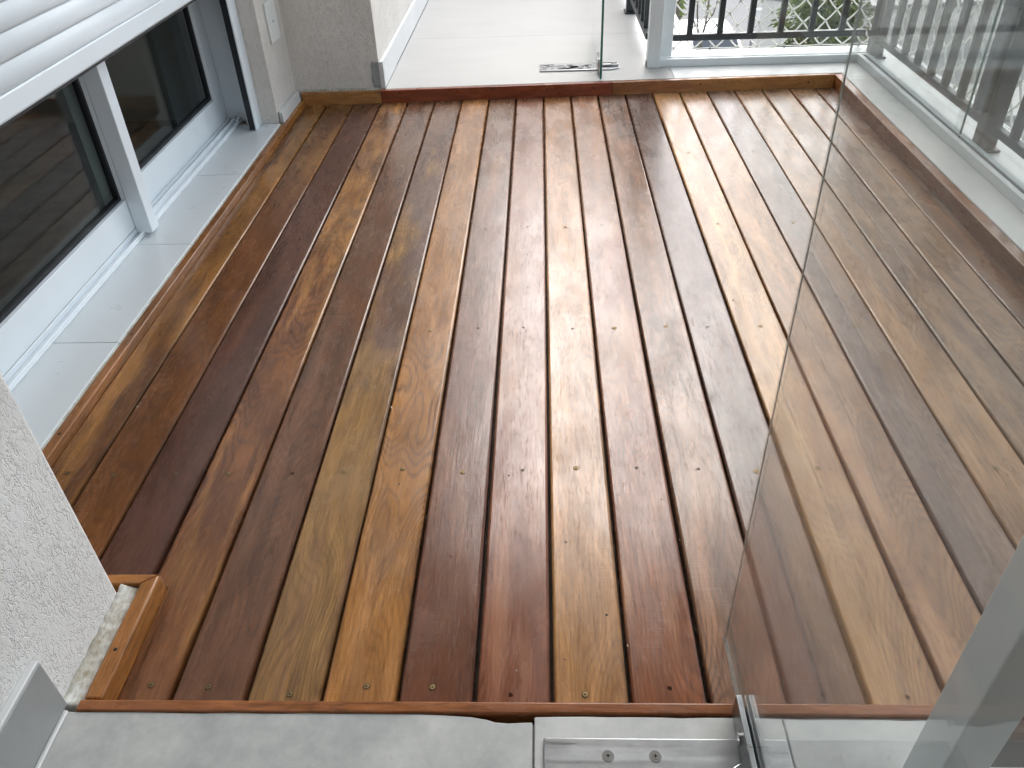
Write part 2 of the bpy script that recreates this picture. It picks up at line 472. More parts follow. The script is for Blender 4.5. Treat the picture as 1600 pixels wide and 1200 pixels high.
# parapet with white coping: along the right side, across the far side, with a return at each terrace
par = thing('parapet', 'low white stone coping that carries the railing round the deck', 'parapet', (1.85, 1.6, 0))
MB().prism([(1.637, -0.70), (2.13, -0.70), (2.13, 4.03), (0.7215, 4.03), (0.7215, 3.479), (1.637, 3.5065)], ZF-0.03, ZF-0.001).build('coping', M['coping'], par, bevel=0.004, seg=2)
MB().box(0.7215, 0.925, 4.0325, 11.3, ZF-0.03, ZF-0.001).build('coping', M['coping'], par, bevel=0.004)
MB().box(0.7015, 1.635, -0.70, -0.335, 0.0, 0.020).build('threshold', M['tile_near'], par, bevel=0.004)
MB().prism([(1.66, -0.68), (2.10, -0.68), (2.10, 4.0), (0.76, 4.0), (0.76, 3.53), (1.66, 3.53)], -1.2, ZF-0.031).build('wall', M['ceiling'], par)
MB().box(0.75, 0.90, 4.001, 11.3, -1.2, ZF-0.031).build('wall', M['ceiling'], par)

# house wall beyond the sliding door, with the corner strip of the far terrace
hw = thing('stucco_wall', 'rough beige stucco house wall at the far left corner of the deck', 'wall', (-1.2, 3.3, 0))
MB().prism([(-1.365, 2.998), (-1.368, 3.402), (-0.893, 3.424), (-0.893, 11.3), (-4.0, 11.3), (-4.0, 3.12), (-1.70, 3.12), (-1.52, 3.12), (-1.52, 2.998)], -0.4, 6.0).build('render', M['stucco'], hw)
MB().prism([(-1.3645, 3.02), (-1.338, 2.998), (-1.338, 3.36), (-1.3645, 3.36)], 0.031, 0.085).build('skirting', M['skirt'], hw, bevel=0.002)
random.seed(12)
po = [(-0.930, 0.066), (-0.905, 0.066), (-0.894, 0.063), (-0.8935, 0.20), (-0.905, 0.212), (-0.917, 0.202), (-0.928, 0.214), (-0.938, 0.190), (-0.934, 0.150), (-0.940, 0.12), (-0.936, 0.09)]
mbp = MB(); n = len(po)
yv = lambda x: 3.424 + (x + 0.893) * (0.022 / 0.475)
mbp.add([(x, yv(x)-0.0035, z) for x, z in po] + [(x, yv(x)+0.001, z) for x, z in po],
        [tuple(range(n)), tuple(range(2*n-1, n-1, -1))] + [(i+n, (i+1) % n+n, (i+1) % n, i) for i in range(n)])
mbp.build('mortar_patch', M['mortar'], hw)
MB().box(-0.8925, -0.872, 3.432, 3.875, ZF+0.001, 0.206).build('skirting', M['skirt'], hw, bevel=0.0025)
MB().box(-0.8925, -0.8745, 3.879, 5.2, ZF+0.001, 0.206).build('skirting', M['skirt'], hw, bevel=0.0025)
MB().box(-0.8925, -0.8745, 5.204, 6.55, ZF+0.001, 0.206).build('skirting', M['skirt'], hw, bevel=0.0025)
MB().box(-1.366, -0.905, 3.40, 3.4035, 0.066, 0.078).build('caulk', M['grout'], hw)

# wall closing the far terrace
MBt = MB().box(-0.89, 0.95, 11.31, 11.6, -0.4, 4.05)
tag(MBt.build('end_wall', M['stucco']), 'stucco wall closing the far end of the side terrace', 'wall')

# lintel wall above the shutter
tag(MB().box(-2.0, -1.50, 0.019, 2.997, 3.1, 6.0).build('lintel_wall', M['stucco']), 'stucco wall above the rolled shutter opening', 'wall')

# near column / wall running towards the camera
nc = thing('stucco_column', 'white rough stucco column at the near left edge of the deck', 'column', (-1.3, -1.0, 0))
MB().prism([(-0.933, 0.018), (-0.933, -4.6), (-4.0, -4.6), (-4.0, 0.018)], -0.4, 6.0).build('render', M['stucco_col'], nc, bevel=0.012, seg=3)
MB().box(-0.932, -0.917, -1.15, -0.247, ZN+0.001, 0.186).build('skirting', M['skirt_grey'], nc, bevel=0.002)
MB().box(-0.932, -0.917, -2.06, -1.154, ZN+0.001, 0.186).build('skirting', M['skirt_grey'], nc, bevel=0.002)
random.seed(21)
def wavy_strip(x0, x1, y0, y1, z, n, amp):
    a = [(x0, y0+(y1-y0)*i/n) for i in range(n+1)]
    b = [(x1+random.uniform(-amp, amp*0.2), y0+(y1-y0)*i/n) for i in range(n, -1, -1)]
    return MB().prism(a+b, -0.03, z)
MB().box(-0.9325, -0.9175, -1.15, -0.248, 0.1865, 0.193).build('caulk', M['skirt'], nc, bevel=0.002)
fl = MB(); random.seed(23)                                   # hand-smeared filler sloping from the column down to the timber
rows_ = []
for i in range(31):
    y = -0.246 + 0.282*i/30
    rows_.append([(-0.934, y, 0.050+random.uniform(-.003, .003)), (-0.922, y, 0.043+random.uniform(-.003, .003)), (-0.910, y, 0.040+random.uniform(-.003, .003)), (-0.894, y, 0.034+random.uniform(-.006, .003)), (-0.894, y, -0.03), (-0.934, y, -0.03)])
fl.v = [p_ for r in rows_ for p_ in r]
for i in range(30):
    for k in range(6):
        fl.f.append([i*6+k, i*6+(k+1) % 6, (i+1)*6+(k+1) % 6, (i+1)*6+k]); fl.m.append(0)
fl.f += [list(range(6)), [30*6+k for k in range(5, -1, -1)]]; fl.m += [0, 0]
fl.build('filler', M['grout'], nc, smooth=True)
MB().box(-0.9165, -0.907, -1.15, -0.262, ZN+0.0005, ZN+0.006).build('caulk', M['skirt'], nc, bevel=0.003, seg=2)

tag(MB().box(0.97, 1.12, -4.6, -0.47, -0.4, 4.06).build('added_shade_wall', M['room']), 'added wall out of view that blocks side light from the near terrace', 'wall')  # unseen wall, added to keep side light off the near post and floor

# ceiling slab over deck and near terrace
structure(MB().prism([(-1.75, -4.6), (2.05, -4.6), (2.05, 3.74), (-1.75, 3.74)], 4.07, 4.4).build('ceiling', M['ceiling']))
tag(MB().box(-0.93, 2.05, -4.9, -4.61, -0.4, 4.4).build('back_wall', M['stucco']), 'stucco wall closing the terrace behind the viewer', 'wall')

# dim room behind the sliding door
structure(MB().box(-6.0, -1.77, 0.019, 3.11, -0.3, ZS-0.01).build('room_floor', M['under']))
structure(MB().prism([(-1.80, 0.019), (-1.80, -0.02), (-6.1, -0.02), (-6.1, 3.16), (-1.80, 3.16), (-1.80, 3.119), (-6.0, 3.119), (-6.0, 0.019)], -0.3, 4.3).build('room_wall', M['room']))
structure(MB().box(-6.0, -1.80, 0.02, 3.118, 3.9, 4.2).build('room_ceiling', M['room']))

# ------------------------------------------------------------------ outside: ground, street
mt, nt, bs = new_mat("asphalt"); g = G(nt)
p = g.pos()
f = g.m('ADD', g.m('MULTIPLY', g.noise(p, 0.35, 5, 0.6), 0.6), g.m('MULTIPLY', g.noise(p, 9, 4, 0.7), 0.4))
ac = g.ramp(f, [(0.35, (0.105, 0.108, 0.108)), (0.65, (0.155, 0.155, 0.150))])
crk = g.ramp(g.m('ABSOLUTE', g.m('SUBTRACT', g.noise(p, 0.8, 4, 0.6), 0.5)), [(0.0, 1.0), (0.012, 0.0)])
g.l(g.mix(g.m('MULTIPLY', crk, 0.4), ac, (0.04, 0.04, 0.04)), bs.inputs["Base Color"])
bs.inputs["Roughness"].default_value = 0.8
g.l(g.bump(g.noise(p, 60, 3), 0.4, 0.01), bs.inputs["Normal"])
M['asphalt'] = mt
M['pave'] = tile("pavement_concrete", (0.30, 0.295, 0.28), (0.40, 0.39, 0.37), 0.8, None, 0.5, spots=0.3)
M['earth'] = plain("dry_ground", (0.20, 0.18, 0.14), 0.95, var=0.3, vscale=0.6)

structure(MB().add([(-600, -600, ZG-0.02), (600, -600, ZG-0.02), (600, 600, ZG-0.02), (-600, 600, ZG-0.02)], [(0, 1, 2, 3)]).build('ground', M['earth'], recalc=False))
structure(MB().add([(-40, 20, ZG), (60, 20, ZG), (75, 60, ZG), (-60, 60, ZG)], [(0, 1, 2, 3)]).build('street', M['asphalt'], recalc=False))
pv = structure(MB().prism([(5, 57.5), (14.6, 48.8), (17.2, 46.6), (60, 50), (60, 64), (5, 66)], ZG+0.002, ZG+0.2).build('pavement', M['pave'], bevel=0.03, seg=1))
structure(MB().prism([(12.6, 30.0), (30, 27), (50, 27), (50, 34.0), (26, 34.5), (17.5, 33.0)], ZG+0.002, ZG+0.2).build('pavement', M['pave'], bevel=0.03, seg=1))

# ------------------------------------------------------------------ the deck
deck = thing('wooden_deck', 'varnished hardwood deck of mixed brown planks filling the balcony recess', 'deck', (0.13, 1.6, 0))
BOARDS = [
 # near, mid, far, dark, rings, blotch, gloss
 ((108,70,42),(144,100,54),(98,66,42),(58,36,26),0.5,0.7,.30),
 ((116,74,42),(110,70,42),(136,96,54),(66,42,28),0.6,0.6,.30),
 ((90,58,44),(86,56,42),(98,66,48),(52,32,24),0.5,0.5,.30),
 ((128,82,48),(158,112,64),(130,92,58),(66,40,28),0.9,0.8,.30),
 ((112,74,50),(102,70,50),(110,80,58),(60,40,30),0.6,0.8,.28),
 ((150,112,66),(102,72,54),(110,80,60),(74,52,38),0.62,0.8,.28),
 ((164,110,52),(160,114,70),(150,106,66),(92,56,30),0.8,0.6,.30),
 ((110,66,44),(120,82,58),(116,86,64),(60,36,26),0.5,0.6,.30),
 ((128,74,46),(138,94,68),(126,86,64),(78,42,30),0.5,0.4,.31),
 ((166,118,68),(170,124,84),(148,104,68),(104,66,38),0.9,0.4,.31),
 ((132,80,50),(148,106,76),(138,98,72),(76,42,30),0.6,0.5,.31),
 ((138,96,66),(138,100,74),(88,62,46),(68,46,34),0.8,0.7,.31),
 ((104,74,60),(108,80,66),(98,70,56),(62,44,38),0.7,0.4,.30),
 ((170,128,80),(178,136,92),(178,132,86),(118,80,50),1.0,0.3,.32),
 ((152,110,70),(166,124,86),(168,128,92),(106,72,46),1.0,0.4,.32),
 ((112,88,72),(118,94,78),(124,98,80),(70,52,44),0.7,0.4,.32),
 ((146,108,72),(150,116,84),(152,118,88),(94,66,46),1.0,0.4,.32),
 ((126,96,70),(138,108,80),(142,112,86),(84,60,46),0.9,0.4,.32),
 ((140,106,72),(142,110,78),(136,100,72),(88,62,44),0.8,0.6,.32),
 ((118,84,60),(122,90,66),(108,76,56),(72,50,38),0.6,0.7,.34),
]
X0 = [-1.322] + [-1.2 + 0.15*i for i in range(18)] + [1.487]
X1 = X0[1:] + [1.593]
def backline(x): return 3.410 + 0.031*x
random.seed(5)
WOODS = []
planks = []
for i, (xa, xb) in enumerate(zip(X0, X1)):
    nr, md, fr, dk, rg, bl, gl = BOARDS[i]
    mt = wood("plank_wood", nr, md, fr, i*1.37+2.0, dk, 1.2, 'y', rg, bl, gl)
    WOODS.append(mt)
    ga = 0.0032 + random.uniform(-0.0012, 0.0008); gb = 0.0032 + random.uniform(-0.001, 0.001)
    if i >= 16: ga *= 0.9; gb *= 0.9
    xa_, xb_ = xa + (ga if i else 0.0), xb - (gb if i < 19 else 0.0)
    dz = random.uniform(-0.0012, 0.0008)
    yb = backline((xa+xb)/2) + 0.006
    if xb_ < -0.88: poly = [(xa_, 0.066), (xb_, 0.066), (xb_, yb), (xa_, yb)]
    elif xa_ < -0.88: poly = [(-0.860, -0.238), (xb_, -0.238), (xb_, yb), (xa_, yb), (xa_, 0.066), (-0.860, 0.066)]
    else: poly = [(xa_, -0.238), (xb_, -0.238), (xb_, yb), (xa_, yb)]
    pk = MB().prism(poly, -0.033, dz).build('plank', mt, deck, bevel=0.0068, seg=4, top_only=True)
    planks.append((pk, xa_, xb_, dz))

# screws: brass heads sunk in dark holes, one row per joist
ROWS = [-0.185, 0.436, 1.099, 1.822, 2.55, 3.31]
def screw_mesh():
    mb = MB()
    n = 12
    R, r, rb = 0.0070, 0.0056, 0.0030
    ring = lambda rad, z: [(rad*math.cos(2*math.pi*k/n), rad*math.sin(2*math.pi*k/n), z) for k in range(n)]
    mb.add(ring(R, 0.0010) + ring(r, 0.0012), [(k, (k+1) % n, n+(k+1) % n, n+k) for k in range(n)], 1)
    mb.add(ring(r, 0.0012) + ring(rb, 0.0014), [(k, (k+1) % n, n+(k+1) % n, n+k) for k in range(n)], 0)
    mb.add(ring(rb, 0.0014), [tuple(range(n))], 0)
    for a in (0.4, 0.4+math.pi/2):
        c, s = math.cos(a), math.sin(a)
        w, L = 0.0008, 0.0030
        mb.add([(c*L-s*w, s*L+c*w, .0018), (-c*L-s*w, -s*L+c*w, .0018), (-c*L+s*w, -s*L-c*w, .0018), (c*L+s*w, s*L-c*w, .0018)], [(0, 1, 2, 3)], 1)
    mb.add(ring(R, 0.0) , [tuple(range(n))], 1)
    return mb
def hole_mesh():
    mb = MB(); n = 10
    ring = lambda rad, z: [(rad*math.cos(2*math.pi*k/n), rad*math.sin(2*math.pi*k/n)*0.9, z) for k in range(n)]
    mb.add(ring(0.0052, 0.0009), [tuple(range(n))], 1)
    return mb
s0 = screw_mesh().build('screw', [M['brass'], M['hole']], recalc=False)
h0 = hole_mesh().build('screw', [M['brass'], M['hole']], recalc=False)
me_s, me_h = s0.data, h0.data
bpy.data.objects.remove(s0); bpy.data.objects.remove(h0)
random.seed(44)
for i, (pk, xa, xb, dz) in enumerate(planks):
    for j, y in enumerate(ROWS):
        if i < 3 and y < 0.1: continue
        if i == 3 and y < 0: x = -0.80
        else: x = (xa+xb)/2 + random.uniform(-0.012, 0.012)
        if i == 19 and j % 2: continue
        yy = y + random.uniform(-0.010, 0.010)
        holes = random.random() < (0.30 if j < 2 else 0.55)
        o = bpy.data.objects.new('screw', me_h if holes else me_s)
        COL.objects.link(o)
        o.parent = pk
        o.rotation_euler = (0, 0, random.uniform(0, 6.28))
        o.location = Vector((x, yy, dz)) * K - world_loc(pk)
# a few stray screw holes and worm holes
STRAY = [(3.3,), ]
mbh = MB()
for _ in range(46):
    i = random.randrange(2, 19)
    pk, xa, xb, dz = planks[i]
    x = random.uniform(xa+0.02, xb-0.02); y = random.uniform(-0.15, 3.2); r = random.uniform(0.0014, 0.0032)
    mbh.disc((x, y, dz+0.0008), r, 7)
wh = mbh.build('worm_hole', M['hole'], deck, recalc=False); wh["kind"] = 'stuff'

# edge boards round the deck
def edge_board(mb, mt, label=None, bevel=0.004):
    o = mb.build('edge_board', mt, deck, bevel=bevel, seg=3)
    if label: o["label"] = label
    return o
W = lambda seed, a, b, c, ax='y', half=0.6, dark=None: wood("edge_wood", a, b, c, seed, dark, half, ax, 0.5, 0.5, 0.30)
# left, low
edge_board(MB().box(-1.3512, -1.3205, 0.068, 3.366, -0.033, 0.031), W(31.3, (124,82,48), (140,90,48), (170,116,56), 'y', 1.1))
# back: three lengths
def back_piece(x0, x1, mt, label):
    edge_board(MB().prism([(x0, backline(x0)+0.004), (x1, backline(x1)+0.004), (x1, backline(x1)+0.034), (x0, backline(x0)+0.034)], -0.033, 0.066), mt, label)
back_piece(-1.336, -0.8965, W(41.1, (164,114,66), (174,122,72), (152,106,62), 'x', 0.2), 'short ochre edge board')
back_piece(-0.8945, 0.378, W(52.9, (134,68,42), (128,64,42), (116,62,42), 'x', 0.5), 'long red brown edge board')
back_piece(0.3795, 1.590, W(63.4, (146,94,56), (178,126,74), (188,138,84), 'x', 0.5), 'ochre edge board')
# right
edge_board(MB().box(1.5915, 1.635, -0.262, 3.488, -0.033, 0.062), W(74.8, (140,98,62), (138,92,58), (158,100,58), 'y', 1.2))
# front
edge_board(MB().box(-0.8955, 1.590, -0.2625, -0.2385, -0.033, 0.054), W(85.2, (150,92,50), (140,82,46), (132,74,46), 'x', 0.9), 'reddish brown edge board along the near floor')
# round the column
edge_board(MB().prism([(-0.8935, -0.236), (-0.8575, -0.236), (-0.8575, 0.064), (-0.8935, 0.040)], -0.033, 0.050), W(96.7, (160,104,52), (166,108,54), (170,112,56), 'y', 0.15), bevel=0.006)
edge_board(MB().prism([(-1.318, 0.040), (-0.8955, 0.040), (-0.8600, 0.0645), (-1.318, 0.0645)], -0.033, 0.0475), W(97.7, (160,104,54), (162,106,56), (160,104,54), 'x', 0.3), bevel=0.003)
# nail holes in the edge boards
mbh = MB()
for x, y, z, r in ((-0.8765, -0.128, 0.0506, 0.0042), (-1.336, 2.62, 0.0316, 0.004), (-1.336, 1.62, 0.0316, 0.004), (-1.336, 1.05, 0.0316, 0.004), (-1.336, 0.56, 0.0316, 0.0045),
                   (1.612, 3.40, 0.0627, 0.005), (1.612, 3.02, 0.0627, 0.005), (-1.0, backline(-1.0)+0.02, 0.0667, 0.004), (0.29, backline(.29)+0.02, 0.0667, 0.004)):
    mbh.disc((x, y, z), r, 9)
for x, z in ((-0.79, 0.050), (-0.28, 0.054), (0.02, 0.040), (0.275, 0.041), (0.86, 0.042), (1.45, 0.030)):
    y = backline(x)+0.0032
    mbh.add([(x+0.0052*math.cos(2*math.pi*k/9), y, z+0.0052*math.sin(2*math.pi*k/9)) for k in range(9)], [tuple(range(9))])
for y, z in ((1.68, 0.036), (0.75, 0.036), (2.6, 0.04)):
    mbh.add([(1.5909, y+0.005*math.cos(2*math.pi*k/9), z+0.005*math.sin(2*math.pi*k/9)) for k in range(9)], [tuple(range(9))])
mbh.build('nail_hole', M['hole'], deck, recalc=False)["kind"] = 'stuff'

# sawdust and chips left on the boards and in the gaps
mt = plain("sawdust", (0.66, 0.58, 0.46), 0.9, var=0.3, vscale=200)
mbs = MB(); random.seed(77)
def chip(x, y, z, s):
    pts = [Vector((x+random.uniform(-s, s), y+random.uniform(-s, s), z+random.uniform(0, s*0.8))) for _ in range(4)]
    mbs.add(pts, [(0, 1, 2), (0, 2, 3), (0, 3, 1), (1, 3, 2)])
for k in range(18):
    xg = X0[1] + 0.15*k if k < 18 else 1.487
    for _ in range(30):
        chip(xg+random.uniform(-0.004, 0.004), random.uniform(-0.2, 3.35), random.uniform(-0.022, -0.004), random.uniform(0.0008, 0.0022))
for _ in range(150):
    i = random.randrange(0, 20); pk, xa, xb, dz = planks[i]
    y = random.uniform(0.1 if i < 4 else -0.2, 3.3)
    chip(random.uniform(xa+.01, xb-.01), y, dz+0.0002, random.choice((0.0006, 0.0008, 0.001, 0.0012, 0.0016)))
for x, y, s in ((-0.445, 0.695, 0.006), (0.155, -0.085, 0.0045), (-0.07, -0.14, 0.004), (-0.135, -0.235, 0.006), (-0.66, 2.47, 0.005), (-1.19, 0.71, 0.004)):
    chip(x, y, 0.001, s)
tag(mbs.build('sawdust', mt), kind='stuff')

# ------------------------------------------------------------------ sliding door, shutter
sd = thing('sliding_door', 'white aluminium sliding glass door half hidden under the rolled down shutter', 'door', (-1.62, 1.7, ZS))
zs = ZS + 0.0008
tr = MB()
tr.box(-1.735, -1.567, 0.03, 3.10, zs, zs+0.010)
tr.box(-1.5725, -1.5665, 0.03, 3.0, zs+0.010, zs+0.020)
tr.box(-1.600, -1.594, 0.03, 3.04, zs+0.010, zs+0.030)
tr.box(-1.633, -1.627, 0.03, 3.04, zs+0.010, zs+0.022)
tr.build('track', M['alu'], sd, bevel=0.0015, seg=1)
MB().box(-1.585, -1.572, 2.985, 3.036, zs+0.0102, zs+0.026).build('track_end_block', M['alu'], sd, bevel=0.002)
MB().box(-1.588, -1.574, 1.842, 1.862, zs+0.0102, zs+0.022).build('track_end_block', M['alu'], sd, bevel=0.002)
MB().box(-1.74, -1.4905, 3.041, 3.10, zs, 3.1).build('jamb', M['alu'], sd)
MB().box(-1.74, -1.495, 0.0195, 0.06, zs, 3.1).build('jamb', M['alu'], sd)
def leaf(y0, y1, xf, st0, st1, label):
    """one leaf: stiles and rails with a recessed pane and black gaskets"""
    xb = xf - 0.042
    z0, zr, zt = zs+0.032 if xf > -1.62 else zs+0.012, 0.185, 3.05
    f_ = MB()
    f_.box(xb, xf, y0, y1, z0, zr)
    f_.box(xb, xf, y0, y0+st0, zr, zt)
    f_.box(xb, xf, y1-st1, y1, zr, zt)
    f_.box(xb, xf, y0+st0, y1-st1, zt-0.12, zt)
    fo = f_.build('door_leaf', M['alu'], sd, bevel=0.002, seg=2)
    fo["label"] = label
    gk = MB(); w = 0.013; xg0, xg1 = xf-0.038, xf-0.016
    ya, yb = y0+st0, y1-st1
    gk.box(xg0, xg1, ya, yb, zr, zr+w)
    gk.box(xg0, xg1, ya, ya+w, zr+w, zt-0.12)
    gk.box(xg0, xg1, yb-w, yb, zr+w, zt-0.12)
    gk.build('gasket', M['rubber'], fo)
    MB().box(xf-0.034, xf-0.027, ya+w, yb-w, zr+w, zt-0.121).build('pane', M['glass_dark'], fo)
    return fo
lf = leaf(0.35, 1.842, -1.596, 0.10, 0.100, 'nearer door leaf with a deep vertical fin on its closing edge')
MB().box(-1.5945, -1.5325, 1.741, 1.806, zs+0.0105, 3.05).build('fin', M['alu'], lf, bevel=0.003, seg=2)
leaf(1.74, 3.038, -1.640, 0.10, 0.108, 'farther door leaf')

sh = thing('roller_shutter', 'white roller shutter curtain pulled down over the upper part of the door', 'shutter', (-1.46, 1.7, 0.714))
MB().box(-1.4905, -1.4505, 2.894, 2.996, ZS+0.001, 3.2).build('guide_rail', M['alu'], sh, bevel=0.002, seg=2)
MB().box(-1.4855, -1.4565, 2.890, 2.8938, ZS+0.003, 0.70).build('guide_gasket', M['rubber'], sh)
MB().box(-1.4905, -1.4505, 0.06, 0.10, ZS+0.001, 3.2).build('guide_rail', M['alu'], sh, bevel=0.002)
def slat_profile(z0, h, xf, t=0.016, bulge=0.006, n=9):
    fr_ = []
    for k in range(n+1):
        a = k/n
        fr_.append((xf + bulge*math.sin(math.pi*min(1, a*1.18))**0.8 if a < 0.85 else xf - 0.004*(a-0.85)/0.15, z0 + h*a))
    return fr_ + [(xf-t, z0+h), (xf-t, z0)]
ya, yb = 0.105, 2.886
MB().box(-1.478, -1.462, ya, yb, 0.7105, 0.7215).build('bottom_seal', M['rubber'], sh)
MB().extrude_profile([(-1.481, 0.722), (-1.456, 0.722), (-1.452, 0.728), (-1.453, 0.779), (-1.456, 0.782), (-1.481, 0.782)], 'y', ya, yb).build('bottom_bar', M['shutter'], sh)
z = 0.7825; k = 0
pitch = 0.0665
first = None
while z < 3.2:
    if first is None:
        o = MB().extrude_profile(slat_profile(z, pitch-0.0006, -1.459), 'y', ya, yb).build('slat', M['shutter'], sh)
        for pl in o.data.polygons:
            if len(pl.vertices) == 4: pl.use_smooth = True
        first = o
    else:
        o = first.copy(); COL.objects.link(o); o.parent = sh
        o.location = first.location + Vector((0, 0, k*pitch*K))
    z += pitch; k += 1

# cover plate on the wall face next to the shutter
cp = thing('cover_plate', 'narrow white plastic cover plate on the wall beside the shutter', 'cover plate', (-1.364, 3.21, 0.39))
MB().box(-1.366, -1.355, 3.125, 3.285, 0.385, 0.575).build('plate', M['plastic'], cp, bevel=0.004, seg=2)
MB().tube([(-1.3555, 3.205, 0.478), (-1.3535, 3.205, 0.478)], 0.006, 10).build('screw', M['wire'], cp)

# ------------------------------------------------------------------ glazing
# far glass door (edge-on), standing over its floor hinge
fg = thing('glass_door', 'open frameless glass door seen edge-on with a dark green edge on the far terrace', 'glass door', (0.316, 3.9, ZF), 'frameless glass pivot doors')
MB().box(0.3100, 0.3216, 3.4725, 4.36, ZF+0.008, 3.95).build('pane', M['glass'], fg)
MB().box(0.3098, 0.3218, 3.4665, 3.4723, ZF+0.008, 3.95).build('pane_edge', M['glass_edge'], fg)
c = MB().box(0.3020, 0.3095, 3.555, 3.70, ZF+0.006, 0.155)
c.box(0.3222, 0.3300, 3.555, 3.70, ZF+0.006, 0.155)
c.build('clamp', M['old_chrome'], fg, bevel=0.003)
fh = thing('floor_hinge', 'long mottled chrome floor hinge plate under the far glass door', 'floor hinge', (0.2, 3.72, ZF), 'floor hinges of the glass doors')
MB().prism([(-0.020, 3.650), (0.385, 3.655), (0.435, 3.68), (0.44, 3.74), (0.40, 3.785), (-0.020, 3.785)], ZF+0.0005, ZF+0.009).build('plate', M['old_chrome'], fh, bevel=0.003)
mbq = MB(); random.seed(9)
for _ in range(34):
    x = random.uniform(0.0, 0.27); y = random.uniform(3.67, 3.765); a, b = random.uniform(.010, .034), random.uniform(.005, .014)
    mbq.add([(x+a*math.cos(2*math.pi*k/8)*random.uniform(.6, 1.2), y+b*math.sin(2*math.pi*k/8)*random.uniform(.6, 1.2), ZF+0.0098) for k in range(8)], [tuple(range(8))])
mbq.build('tarnish', plain("tarnish", (0.035, 0.04, 0.045), 0.5, var=0.4, vscale=40), fh, recalc=False)["kind"] = 'stuff'
MB().box(0.34, 0.43, 3.700, 3.735, ZF+0.0092, ZF+0.022).build('pivot_block', M['old_chrome'], fh, bevel=0.004)

# near glass door, swung open towards the viewer
ng = thing('glass_door', 'big dusty glass door with painted-in veil, swung open over the right side of the deck', 'glass door', (0.34, -0.5, ZN), 'frameless glass pivot doors')
MB().box(0.3360, 0.3430, -0.98, -0.112, 0.066, 3.95).build('pane', M['glass_door'], ng)
MB().box(0.3386, 0.3406, -0.1117, -0.1105, 0.066, 3.95).build('pane_edge', M['glass_edge_pale'], ng)
MB().box(0.3359, 0.3431, -0.256, -0.1085, 0.0605, 0.0657).build('pane_edge', M['chrome'], ng)
cl = MB()
for xa, xb in ((0.3235, 0.3340), (0.3450, 0.3560)):
    cl.box(xa, xb, -0.50, -0.262, ZN+0.010, 0.120)
cl.build('clamp', M['steel'], ng, bevel=0.002, seg=2)
MB().box(0.3341, 0.3449, -0.50, -0.258, ZN+0.010, 0.0600).build('clamp_seal', M['rubber'], ng)
MB().tube([(0.3233, -0.325, 0.088), (0.3195, -0.325, 0.088)], 0.011, 14).build('clamp_screw', M['chrome'], ng)
MB().tube([(0.3233, -0.395, 0.088), (0.3195, -0.395, 0.088)], 0.011, 14).build('clamp_screw', M['chrome'], ng)

nh = thing('floor_hinge', 'wide brushed steel floor hinge plate with two screws on the near floor tiles', 'floor hinge', (0.2, -0.4, ZN), 'floor hinges of the glass doors')
zp = ZN+0.002
MB().box(-0.0165, 0.412, -0.52, -0.309, zp, zp+0.006).build('plate', M['steel'], nh, bevel=0.004, seg=3)
for x in (0.096, 0.178):
    s_ = MB().disc((x, -0.343, zp+0.0072), 0.0105, 16, 0, zp+0.0061)
    s_.disc((x, -0.343, zp+0.0079), 0.0062, 12, 0, zp+0.0073)
    s_.box(x-0.0035, x+0.0035, -0.3437, -0.3423, zp+0.0080, zp+0.0083, 1)
    s_.box(x-0.0007, x+0.0007, -0.3465, -0.3395, zp+0.0084, zp+0.0087, 1)
    s_.build('screw', [M['chrome'], M['hole']], nh)
MB().disc((0.335, -0.395, zp+0.010), 0.042, 28, 0, zp+0.0062).build('pivot_disc', M['chrome'], nh, bevel=0.0015)

# glazing track and posts round the parapet
tk = thing('glazing_track', 'white aluminium channel that holds the fixed glass panes on the coping', 'glazing track', (1.8, 1.7, ZF))
zt = ZF + 0.0005
def channel_y(x0, x1, y0, y1):
    mb = MB(); mb.box(x0, x1, y0, y1, zt, zt+0.008); mb.box(x0, x0+0.006, y0, y1, zt+0.008, zt+0.040); mb.box(x1-0.006, x1, y0, y1, zt+0.008, zt+0.040)
    mb.box(x0+0.006, x0+0.024, y0, y1, zt+0.034, zt+0.040); mb.box(x1-0.024, x1-0.006, y0, y1, zt+0.034, zt+0.040)
    return mb
def channel_x(x0, x1, y0, y1):
    mb = MB(); mb.box(x0, x1, y0, y1, zt, zt+0.008); mb.box(x0, x1, y0, y0+0.006, zt+0.008, zt+0.040); mb.box(x0, x1, y1-0.006, y1, zt+0.008, zt+0.040)
    mb.box(x0, x1, y0+0.006, y0+0.024, zt+0.034, zt+0.040); mb.box(x0, x1, y1-0.024, y1-0.006, zt+0.034, zt+0.040)
    return mb
channel_y(1.772, 1.838, -0.355, 3.688).build('channel', M['alu_post'], tk)
channel_x(0.666, 1.838, 3.690, 3.752).build('channel', M['alu_post'], tk)

def post(y0, y1, z0, label):
    pt = thing('aluminium_post', label, 'post', (0.63, (y0+y1)/2, z0), 'white aluminium posts at the deck corners')
    MB().box(0.592, 0.6635, y0, y1, z0+0.0005, 3.95).build('shaft', M['alu_post'], pt, bevel=0.003, seg=2)
    return pt
p1 = post(3.672, 3.744, ZF, 'white square aluminium post beside the far black railing')
MB().box(0.6640, 0.745, 3.80, 3.86, ZF+0.0005, 3.95).build('backing_profile', M['alu_post'], p1, bevel=0.003)
MB().box(0.586, 0.5915, 3.69, 3.73, ZF+0.001, ZF+0.035).build('foot_clip', M['wire'], p1)
post(-0.430, -0.358, ZN+0.001, 'grey aluminium post seen through the open glass door at lower right')

